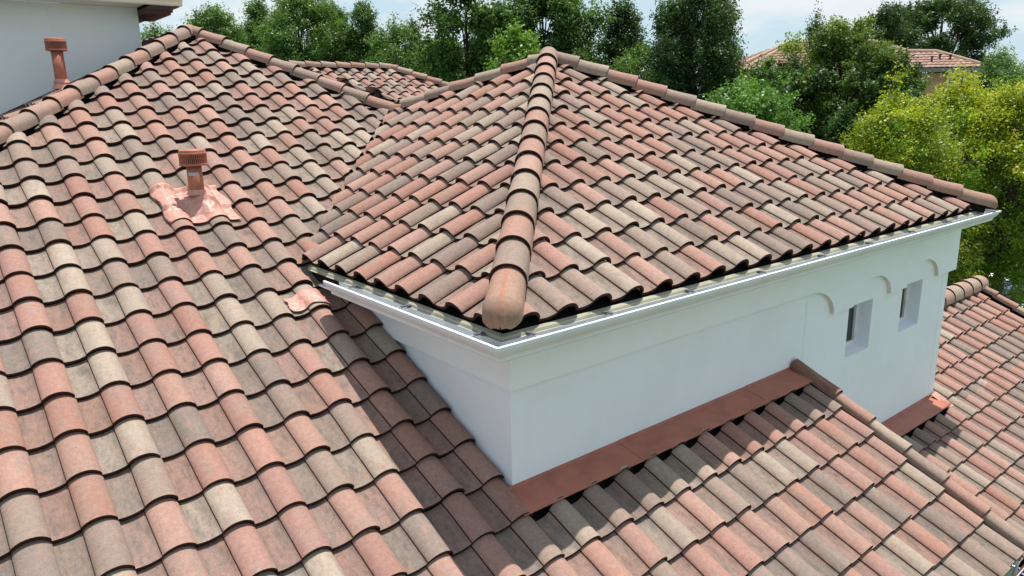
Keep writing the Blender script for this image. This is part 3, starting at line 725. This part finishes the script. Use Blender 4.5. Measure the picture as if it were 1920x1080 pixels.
# ------------------------------------------------------------------ cars
def car_paint(name, c):
    m, nt, b = mat(name); b.inputs['Base Color'].default_value = (*c, 1); b.inputs['Roughness'].default_value = .25; b.inputs['Metallic'].default_value = .3; b.inputs['Coat Weight'].default_value = 1; return m
M_TYRE = simple('tyre_rubber', (.02, .02, .02), .9)
def make_car(loc, ang, c, label, group):
    root = empty('parked_car', loc, label, 'car', group)
    root.rotation_euler = (0, 0, ang); M = Matrix.Rotation(ang, 4, 'Z'); M.translation = loc
    paint = car_paint('car_paint', c)
    def put(name, mb, mats, par=root, smooth=False, label=None):
        me = mesh(mb.v, mb.f, smooth, mb.m); o = bpy.data.objects.new(name, me); C.objects.link(o); o.parent = par
        for mm in mats: me.materials.append(mm)
        return o
    # body: side silhouette lofted across the width
    sil = [(-2.25, .35), (-2.28, .62), (-2.2, .86), (-1.5, .93), (-.75, .98), (.1, .98), (1.3, 1.0), (1.75, 1.0), (2.2, .95), (2.27, .6), (2.2, .32)]
    def loft(sil, ws, mb):
        n = len(sil); k = len(mb.v)
        for wv, ins in ws:
            for x, z in sil: mb.v.append((x*(1-ins), wv, z if z < .5 else z-ins*.6))
        for j in range(len(ws)-1):
            for i in range(n): mb.f.append((k+j*n+i, k+j*n+(i+1) % n, k+(j+1)*n+(i+1) % n, k+(j+1)*n+i)); mb.m.append(0)
        mb.f.append(tuple(k+i for i in range(n-1, -1, -1))); mb.m.append(0); mb.f.append(tuple(k+(len(ws)-1)*n+i for i in range(n))); mb.m.append(0)
    b = MB(); loft(sil, [(-.90, .06), (-.86, .015), (-.5, 0), (.5, 0), (.86, .015), (.90, .06)], b)
    body = put('body', b, [paint], smooth=False)
    bv = body.modifiers.new('b', 'BEVEL'); bv.width = .04; bv.segments = 2
    cab = MB(); cs_ = [(-1.05, .97), (-.35, 1.42), (.15, 1.47), (1.0, 1.43), (1.7, 1.0)]
    loft(cs_, [(-.80, .05), (-.62, 0), (.62, 0), (.80, .05)], cab)
    # slimmer roof
    cab.v = [(x, y*(1-.22*max(0, (z-.97)/.5)), z) for x, y, z in cab.v]
    put('windows', cab, [M_GLASS])
    rf = MB(); rf.box((-.33, -.62, 1.435), (1.0, .62, 1.475)); put('roof', rf, [paint])
    for x in (-1.4, 1.38):
        for y in (-.84, .84):
            t = MB(); t.tube((x, y-.1, .33), (x, y+.1, .33), .33, .33, 24); w_ = put('wheel', t, [M_TYRE])
            r_ = MB(); r_.tube((x, y-.105, .33), (x, y+.105, .33), .20, .20, 16); put('rim', r_, [M_STEEL], w_)
    for y in (-.62, .62):
        h = MB(); h.box((-2.27, y-.17, .62), (-2.15, y+.17, .76)); put('headlight', h, [M_STEEL])
        h = MB(); h.box((2.15, y-.16, .7), (2.26, y+.16, .85)); put('tail_light', h, [simple('red_lens', (.4, .02, .02), .2)])
    return root
make_car(Vector((33.2, 7.2, GZ)), rad(20), (.03, .06, .20), 'dark blue car glimpsed through the leaves beyond the low right ridge', 'cars parked on the street side')
make_car(Vector((30.0, 4.6, GZ)), rad(15), (.35, .38, .42), 'silver car at the right edge of the photo, mostly behind leaves', 'cars parked on the street side')
make_car(Vector((47.5, 13.3, GZ)), rad(80), (.8, .8, .8), 'white car out on the road beside the bright lawn', 'cars parked on the street side')

# ------------------------------------------------------------------ distant house
def far_house():
    b0 = at(1700, 120, 38); 
    root = empty('far_house', (b0.x, b0.y, GZ), 'tan stucco house with a pink tile roof half hidden by trees at the upper right', 'house')
    fw = Vector((_f.x, _f.y, 0)).normalized(); rt = Vector((R2.x, R2.y, 0)).normalized()
    def W(x, y, z): return Vector((b0.x, b0.y, 0)) + rt*x + fw*y + Vector((0, 0, z))
    m, nt, b = mat('far_roof_tile'); o = nt.nodes.new('ShaderNodeAttribute'); o.attribute_name = 'tuv'
    sp = nt.nodes.new('ShaderNodeSeparateXYZ'); nt.links.new(o.outputs['Vector'], sp.inputs[0])
    mo = nt.nodes.new('ShaderNodeTexWhiteNoise'); mo.noise_dimensions = '2D'
    cx = nt.nodes.new('ShaderNodeCombineXYZ'); nt.links.new(mth(nt, 'FLOOR', mth(nt, 'DIVIDE', sp.outputs[0], .30)), cx.inputs[0]); nt.links.new(mth(nt, 'FLOOR', mth(nt, 'DIVIDE', sp.outputs[1], .34)), cx.inputs[1])
    nt.links.new(cx.outputs[0], mo.inputs['Vector'])
    c = mixc(nt, mo.outputs['Value'], (.36, .20, .15), (.44, .30, .23)); nt.links.new(c, b.inputs['Base Color']); b.inputs['Roughness'].default_value = .9
    ZE = 4.02
    def face(name, poly):
        """stepped tile courses clipped to a polygon on a plane"""
        P = [W(*p) for p in poly]; n = (P[1]-P[0]).cross(P[2]-P[0]).normalized()
        if n.z < 0: n = -n
        ac = Vector((n.y, -n.x, 0)).normalized(); t = ac.cross(n); 
        if t.z < 0: t = -t
        o0 = P[0]; cs2 = [((p-o0).dot(ac), (p-o0).dot(t)) for p in P]
        c0 = min(c[0] for c in cs2); c1 = max(c[0] for c in cs2); t0 = min(c[1] for c in cs2); t1 = max(c[1] for c in cs2)
        V = []; F = []; T = []; MI = []
        j = 0
        while t0+j*.34 < t1:
            k = len(V); cols = int((c1-c0)/.05)+2
            for yy, hh in ((0, -.03), (0, .02), (.34, -.01)):
                for i in range(cols):
                    x = c0+i*.05; h = hh+.035*(.5+.5*sin(2*PI*x/.30))
                    V.append(o0+ac*x+t*(t0+j*.34+yy)+n*h); T.append((x-c0, t0+j*.34+yy*.98-t0+.01, 0))
            for r in (0, 1):
                for i in range(cols-1): F.append((k+r*cols+i, k+r*cols+i+1, k+(r+1)*cols+i+1, k+(r+1)*cols+i)); MI.append(1 if r == 0 else 0)
            j += 1
        me = mesh(V, F, True, MI); a = me.attributes.new('tuv', 'FLOAT_VECTOR', 'POINT'); a.data.foreach_set('vector', np.array(T, dtype='f').ravel())
        bm = bmesh.new(); bm.from_mesh(me); ctr = sum(P, Vector())/len(P)
        for i in range(len(P)):
            a_, b_ = P[i], P[(i+1) % len(P)]; no = (b_-a_).cross(n).normalized()
            if no.dot(ctr-a_) > 0: no = -no
            bmesh.ops.bisect_plane(bm, geom=bm.verts[:]+bm.edges[:]+bm.faces[:], dist=1e-5, plane_co=a_, plane_no=no, clear_outer=True)
        bm.to_mesh(me); bm.free()
        return link(name, me, [m, M_EDGE], root)
    # right wing hip roof (x to the right, y away)
    # main pitch: eave from x=-2 to 4.0 ; ridge up at z 5.5
    face('roof_slope', [(-9.3, 0, ZE), (1.0, 0, ZE), (1.0, 2.0, 4.96), (-.30, 3.4, 5.62), (-5.0, 3.4, 5.62)])
    face('roof_slope', [(1.0, 0, ZE), (4.3, 0, ZE), (2.55, 2.0, 4.96), (1.0, 2.0, 4.96)])
    face('roof_slope', [(4.3, 0, ZE), (4.3, 5, ZE), (2.55, 2.0, 4.93)])
    face('roof_slope', [(-9.3, 0, ZE), (-5.0, 3.4, 5.62), (-5.0, 4.0, 5.62), (-9.3, 8, ZE)])
    face('roof_slope', [(4.3, 5, ZE), (1.0, 5, ZE), (1.0, 2.0, 4.96), (2.55, 2.0, 4.96)])
    face('roof_slope', [(1.0, 6.8, ZE), (-9.3, 6.8, ZE), (-5.0, 3.4, 5.62), (-.3, 3.4, 5.62)])
    mb = MB()
    for a, b_ in (((4.3, 0, ZE+.04), (2.55, 2, 4.97)), ((2.55, 2, 4.97), (1.0, 2, 5.01)), ((1.0, 2, 5.01), (-.3, 3.4, 5.66)), ((-.3, 3.4, 5.66), (-5, 3.4, 5.66)), ((-5, 3.4, 5.66), (-9.3, 0, ZE+.04))):
        mb.tube(W(*a), W(*b_), .09, .09, 8)
    mb.build('ridge_caps', m, root)
    mb = MB(); 
    ax = (rt, fw, up_)
    mb.obox(W(-2.3, 3.5, (GZ+ZE-.25)/2), ax, (6.25, 3.0, (ZE-.25-GZ)/2)); mb.build('wall', M_FARWALL, root)
    mb = MB(); mb.obox(W(-2.5, .06, ZE-.12), ax, (6.8, .07, .09)); mb.build('gutter', simple('grey_gutter', (.18, .20, .20), .5), root)
    for x in (2.80, 3.62):
        mb = MB(); z = 3.44
        for dx, dz, hx, hz in ((-.30, 0, .05, .30), (.30, 0, .05, .30), (0, .27, .26, .05), (0, -.27, .26, .05)): mb.obox(W(x+dx, .47, z+dz), ax, (hx, .05, hz))
        wo = mb.build('window', M_FRAME, root); g_ = MB(); g_.obox(W(x, .47, z), ax, (.26, .02, .23)); g_.build('pane', M_GLASS, wo)
    for x, yy in ((1.7, .75), (2.25, 1.0), (2.75, .9)):
        mb = MB(); z = ZE + .46*yy
        mb.tube(W(x, yy, z), W(x, yy, z+.20), .05, .05, 8); mb.tube(W(x, yy, z+.20), W(x, yy, z+.28), .08, .08, 8); mb.build('roof_vent', M_BROWN, root)
    # left wing
    f2 = face('roof_slope', [(-9.0, -1.5, 4.0), (-4.4, -1.5, 4.0), (-5.4, 1.2, 5.28), (-5.9, 1.2, 5.28)])
    face('roof_slope', [(-9.0, -1.5, 4.0), (-5.9, 1.2, 5.28), (-9.0, 4, 4.0)])
    mb = MB(); mb.tube(W(-9.0, -1.5, 4.04), W(-5.9, 1.2, 5.32), .09, .09, 8); mb.tube(W(-5.9, 1.2, 5.32), W(-5.4, 1.2, 5.32), .09, .09, 8); mb.build('ridge_caps', m, root)
    mb = MB(); mb.obox(W(-6.7, .6, -1.1), ax, (1.9, 1.9, 4.9)); mb.build('wall', M_FARWALL, root)
far_house()

# ------------------------------------------------------------------ trees
def leaf_mat(name, trans=.35, gloss=.35):
    m = bpy.data.materials.new(name); m.use_nodes = True; nt = m.node_tree; nt.nodes.clear()
    o = nt.nodes.new('ShaderNodeOutputMaterial'); a = nt.nodes.new('ShaderNodeAttribute'); a.attribute_name = 'lcol'
    d = nt.nodes.new('ShaderNodeBsdfPrincipled'); d.inputs['Roughness'].default_value = .45; d.inputs['Specular IOR Level'].default_value = gloss
    tr = nt.nodes.new('ShaderNodeBsdfTranslucent'); mxs = nt.nodes.new('ShaderNodeMixShader'); mxs.inputs[0].default_value = trans
    nt.links.new(a.outputs['Color'], d.inputs['Base Color'])
    nt.links.new(mixc(nt, 1.0, a.outputs['Color'], (1.5, 1.35, .5), 'MULTIPLY'), tr.inputs['Color'])
    nt.links.new(d.outputs[0], mxs.inputs[1]); nt.links.new(tr.outputs[0], mxs.inputs[2]); nt.links.new(mxs.outputs[0], o.inputs[0])
    return m
M_LEAF = leaf_mat('leaves')
M_BARK = simple('bark', (.10, .08, .06), .9, var=.2, scale=9, bump=.6, bscale=30)

def tree(name, label, group, px, ptop, pbot, hw, depth, cols, style='dome', nleaf=16000, leaf=.10, clump=.42, seed=0, shoots=6, sparse=1.0, stretch=1.0):
    """px,ptop,pbot,hw describe the crown as seen; the tree gets real size at its own distance"""
    r = np.random.default_rng(1000+seed); nleaf = int(nleaf*2.6); leaf *= .64
    k = depth/FPX
    top = at(px, ptop, depth); bot = at(px, pbot, depth)
    R = hw*k; zc0 = max(bot.z, GZ+1.5); H = top.z-zc0; cx, cy = top.x, top.y
    root = empty(name, (cx, cy, GZ), label, 'tree', group)
    # clump centres
    nc = max(14, int(36*(R*R*H)**.45/ (clump/.42)**2))
    cen = []; ang0 = r.uniform(0, 6.28, 5)
    while len(cen) < nc:
        h = r.uniform(0, 1); a = r.uniform(0, 2*PI)
        if style == 'dome': pr_ = (max(0, 1-((h-.38)/.62)**2) if h > .38 else 1-((.38-h)/.55)**2)**.5
        elif style == 'cone': pr_ = (1-h)**.75*.98+.05 if h > .12 else .9
        elif style == 'round': pr_ = max(0, 1-((h-.45)/.56)**2)**.42
        elif style == 'oval': pr_ = max(0, 1-((h-.5)/.52)**2)**.5
        else: pr_ = max(0, 1-abs(h-.4)/.62)**.55
        la = .35 if style == 'round' else 1.0
        lob = 1+la*(.16*sin(3*a+ang0[0]+4*h)+.12*sin(5*a+ang0[1]-6*h)+.08*sin(7*h*3+ang0[2]))
        rr = R*pr_*lob*(.30+.70*r.uniform()**.42)
        cen.append((rr*cos(a), rr*sin(a), zc0+H*h*.97+r.normal()*.08, a, h, pr_))
    cen = np.array(cen)
    # shoots at the outline
    for _ in range(shoots*4):
        i = r.integers(len(cen)); c = cen[i]
        if c[4] > .45:
            cen = np.vstack([cen, [c[0]*1.12, c[1]*1.12, c[2]+clump*r.uniform(.6, 1.5), c[3], c[4], -1]])
    per = max(8, int(nleaf/len(cen)))
    P = []; CO = []; ax = []
    c3 = np.array(cols)
    for c in cen:
        shoot = c[5] < 0
        rc = clump*r.uniform(.7, 1.35)*(.5 if shoot else 1)
        n = int(per*r.uniform(.6, 1.3)*(.35 if shoot else 1)*(rc/clump)**1.2)
        q = r.normal(size=(n, 3)); q /= np.linalg.norm(q, axis=1)[:, None]; q *= (r.uniform(size=(n, 1))**.4)*rc
        q[:, 2] *= (1.7 if shoot else .78*stretch)
        # twig clustering: snap most leaves near a few twig lines
        tw = r.normal(size=(7, 3)); tw[:, 2] = np.abs(tw[:, 2])*1.1; tw /= np.linalg.norm(tw, axis=1)[:, None]
        ti = r.integers(0, 7, n); sfrac = r.uniform(.1, 1.2, n)
        q2 = tw[ti]*sfrac[:, None]*rc*1.15 + r.normal(size=(n, 3))*rc*.15
        use = r.uniform(size=n) < .6; q[use] = q2[use]
        P.append(q+c[:3])
        tone = r.uniform(); base = c3[0]*(1-tone)+c3[1]*tone
        if len(c3) > 2:
            f = np.clip((c[4]-.50)*1.3+r.normal()*.38, 0, 1); base = base*(1-f)+c3[2]*f
        base = base*r.uniform(.75, 1.2)
        CO.append(base*r.uniform(.84, 1.18, size=(n, 1)))
        ax.append(q/ (rc+1e-6))
    P = np.vstack(P); CO = np.vstack(CO); ax = np.vstack(ax); n = len(P)
    nor = ax*.5 + r.normal(size=(n, 3))*.75 + np.array((0, 0, .55)); nor /= np.linalg.norm(nor, axis=1)[:, None]
    tdir = r.normal(size=(n, 3)); tdir -= nor*(tdir*nor).sum(1)[:, None]; tdir /= np.linalg.norm(tdir, axis=1)[:, None]
    bd = np.cross(nor, tdir); sz = leaf*r.uniform(.6, 1.35, size=(n, 1))
    v = np.empty((n, 4, 3)); v[:, 0] = P-tdir*sz*.6; v[:, 1] = P+bd*sz*.34+nor*sz*.10; v[:, 2] = P+tdir*sz*.6; v[:, 3] = P-bd*sz*.34+nor*sz*.10
    P_ = P; v = v.reshape(-1, 3)
    me = bpy.data.meshes.new('crown'); me.vertices.add(4*n); me.vertices.foreach_set('co', (v-np.array((cx*0, cy*0, 0))).ravel() + np.tile(np.array((cx, cy, 0.)), 4*n))
    me.loops.add(4*n); me.loops.foreach_set('vertex_index', np.arange(4*n, dtype='i')); me.polygons.add(n)
    me.polygons.foreach_set('loop_start', np.arange(0, 4*n, 4, dtype='i')); me.polygons.foreach_set('loop_total', np.full(n, 4, dtype='i')); me.update(calc_edges=True)
    a = me.attributes.new('lcol', 'FLOAT_COLOR', 'POINT'); cc4 = np.repeat(np.c_[np.clip(CO, 0, 1), np.ones(n)], 4, axis=0); a.data.foreach_set('color', cc4.astype('f').ravel())
    link('crown', me, M_LEAF, root)
    # trunk and limbs
    mb = MB(); tb = Vector((cx, cy, GZ)); hub = Vector((cx, cy, zc0+H*.12)); rad0 = max(.10, R*.075)
    mb.tube(tb, hub, rad0*1.25, rad0*.85, 10, False); prev = hub; topc = Vector((cx+r.normal()*.1, cy+r.normal()*.1, zc0+H*.82)); mb.tube(hub, topc, rad0*.85, rad0*.15, 8, False)
    idx = r.choice(len(cen), size=min(len(cen), 34), replace=False)
    for i in idx:
        c = cen[i]; e = Vector((cx+c[0], cy+c[1], c[2])); f = r.uniform(.05, .75)*max(.15, c[4]); s0 = hub.lerp(topc, min(.9, f)); mid = s0.lerp(e, .5)+Vector((r.normal()*.12, r.normal()*.12, .12))
        mb.tube(s0, mid, rad0*.34, rad0*.2, 6, False); mb.tube(mid, e, rad0*.2, rad0*.06, 5, False)
    mb.build('trunk', M_BARK, root, smooth=True)
    return root

DG = [(.060,.130,.032), (.100,.195,.050)]; MG = [(.085,.175,.045), (.14,.25,.065)]; VD = [(.032,.080,.026), (.068,.135,.042)]
BG = [(.12,.26,.035), (.20,.36,.05)]; YL = [(.10,.20,.02), (.21,.33,.028), (.42,.47,.038)]; OL = [(.09,.16,.022), (.18,.26,.03), (.36,.41,.04)]
G1 = 'trees behind the house'
tree('background_tree', 'broad green tree closing the gap at the left end of the back row', G1, 470, 74, 240, 110, 38, MG, 'round', 22000, .16, .5, 41, shoots=3)
tree('background_tree', 'broad green tree closing the gap in the middle of the left back row', G1, 640, 70, 240, 115, 38, MG, 'round', 24000, .16, .5, 42, shoots=3)
tree('background_tree', 'broad darker green tree deep behind the far wing hip', G1, 810, 84, 250, 105, 38, DG, 'round', 22000, .16, .5, 43, shoots=3)
tree('background_tree', 'tiny light green treetop behind the left peak of the roof', G1, 292, 66, 140, 34, 30, MG, 'dome', 3500, .12, .35, 1)
tree('background_tree', 'loose green tree just right of the roof peak, leftmost full crown', G1, 400, 22, 190, 58, 30, MG, 'dome', 14000, .12, .40, 2)
tree('background_tree', 'slim green tree, second crown right of the roof peak', G1, 482, 8, 200, 52, 32, MG, 'cone', 14000, .12, .40, 3)
tree('background_tree', 'tallest bushy green tree of the left row, reaching the top edge', G1, 560, -4, 200, 74, 29, MG, 'dome', 20000, .12, .42, 4)
tree('background_tree', 'narrow green tree between the tall bushy one and the dark pointed one', G1, 628, 18, 200, 44, 31, MG, 'cone', 12000, .12, .38, 5)
tree('background_tree', 'darker pointed tree above the far wing ridge', G1, 676, 8, 210, 48, 30, DG, 'cone', 13000, .12, .38, 6)
tree('background_tree', 'low soft green tree above the far wing hip', G1, 750, 58, 220, 66, 28, MG, 'dome', 15000, .11, .38, 7, shoots=9)
tree('background_tree', 'wispy thin tree top left of the big broadleaf tree', G1, 774, 36, 200, 26, 30, DG, 'cone', 3500, .12, .26, 8)
tree('background_tree', 'big broadleaf tree with large leaves, left of its pair behind the tower peak', G1, 872, -45, 200, 78, 26, DG, 'dome', 17000, .17, .46, 9)
tree('background_tree', 'big broadleaf tree with large leaves, right of its pair behind the tower peak', G1, 1020, -30, 210, 92, 27, DG, 'dome', 22000, .17, .50, 10)
tree('background_tree', 'small bright lime green tree left of the tower peak', G1, 968, 66, 200, 40, 20, BG, 'dome', 7000, .12, .30, 11)
tree('background_tree', 'dark conical tree right of the tower peak', G1, 1165, 14, 230, 66, 28, VD, 'cone', 16000, .13, .42, 12)
tree('background_tree', 'dense dark tree with two upright tops, left peak', G1, 1300, -20, 230, 82, 24, VD, 'dome', 26000, .11, .42, 13, stretch=1.6)
tree('background_tree', 'dense dark tree with two upright tops, right peak', G1, 1352, 6, 230, 50, 24.5, VD, 'cone', 16000, .11, .38, 14, stretch=1.6)
tree('background_tree', 'low dark green tree filling the gap behind the right tower hip', G1, 1225, 90, 300, 90, 25, DG, 'dome', 14000, .12, .42, 15)
tree('background_tree', 'fresh light green shrub just over the right tower hip', G1, 1400, 172, 330, 84, 17, [(.08,.19,.04),(.13,.27,.06)], 'dome', 14000, .10, .32, 16)
tree('background_tree', 'mid green tree below the left half of the distant roof', G1, 1450, 140, 320, 90, 23, DG, 'dome', 24000, .11, .38, 17)
tree('background_tree', 'wide dark green tree with yellowish top in front of the distant house', G1, 1578, 66, 330, 142, 21, [(.036,.092,.026),(.072,.150,.040),(.18,.28,.04)], 'dome', 72000, .105, .37, 18, shoots=10)
tree('background_tree', 'thin wispy grey green treetop above the wide dark green tree', G1, 1532, 36, 160, 26, 27, [(.08,.13,.06),(.12,.18,.08)], 'cone', 2500, .10, .26, 19)
tree('background_tree', 'large domed dark oak behind the distant house', G1, 1770, 0, 230, 108, 50, VD, 'round', 44000, .20, .62, 20, shoots=2)
tree('background_tree', 'left shoulder of dark oak foliage beside the domed oak', G1, 1660, 28, 190, 60, 49, VD, 'dome', 12000, .20, .65, 21)
tree('background_tree', 'pale green tree at the right end of the distant house', G1, 1880, 112, 240, 44, 30, [(.10,.19,.07),(.16,.27,.09)], 'dome', 8000, .11, .35, 22)
G2 = 'yellow green trees by the driveway'
tree('yellow_tree', 'yellow green tree whose top rises just below the distant windows', G2, 1800, 172, 520, 165, 17, YL, 'dome', 42000, .085, .36, 30, shoots=12)
tree('yellow_tree', 'yellow green tree peeking over the middle of the right tower hip', G2, 1690, 200, 500, 112, 15, YL, 'dome', 26000, .08, .33, 31)
tree('yellow_tree', 'yellow green tree cut by the right edge of the photo', G2, 1925, 170, 560, 130, 15.5, YL, 'dome', 26000, .08, .34, 32)
tree('olive_tree', 'sparse olive green tree right of the tower corner with ground showing through', G2, 1850, 380, 660, 120, 18, OL, 'dome', 12000, .085, .30, 33)
tree('olive_tree', 'olive green bush touching the far tower corner', G2, 1765, 392, 640, 68, 15.5, OL, 'dome', 15000, .075, .28, 34)
# far wood closing the horizon
def wood():
    r = np.random.default_rng(5); n = 60000; k = 0; V = []; 
    px = r.uniform(-700, 2600, n); dep = r.uniform(90, 130, n); hh = GZ + (5.5+2.0*np.sin(px*.013)+1.5*np.sin(px*.031+1)+1.0*np.sin(px*.07))*r.uniform(0, 1, n)**.7
    base = np.array([tuple(at(a, 182, d)) for a, d in zip(px, dep)]); P = np.c_[base[:, 0], base[:, 1], hh]
    nor = r.normal(size=(n, 3))+np.array((0, 0, .6)); nor /= np.linalg.norm(nor, axis=1)[:, None]; t = r.normal(size=(n, 3)); t -= nor*(t*nor).sum(1)[:, None]; t /= np.linalg.norm(t, axis=1)[:, None]; b = np.cross(nor, t)
    s = r.uniform(.3, .7, (n, 1)); v = np.stack([P-t*s, P+b*s*.7, P+t*s, P-b*s*.7], 1).reshape(-1, 3)
    me = bpy.data.meshes.new('wood'); me.vertices.add(4*n); me.vertices.foreach_set('co', v.ravel()); me.loops.add(4*n); me.loops.foreach_set('vertex_index', np.arange(4*n, dtype='i')); me.polygons.add(n)
    me.polygons.foreach_set('loop_start', np.arange(0, 4*n, 4, dtype='i')); me.polygons.foreach_set('loop_total', np.full(n, 4, dtype='i')); me.update(calc_edges=True)
    a = me.attributes.new('lcol', 'FLOAT_COLOR', 'POINT'); c = np.array((.045, .09, .03))*r.uniform(.6, 1.4, (n, 1)); a.data.foreach_set('color', np.repeat(np.c_[c, np.ones(n)], 4, axis=0).astype('f').ravel())
    o = link('distant_wood', me, M_LEAF, kind='stuff'); o['label'] = 'far band of woodland closing the horizon behind the trees'; o['category'] = 'woodland'
wood()
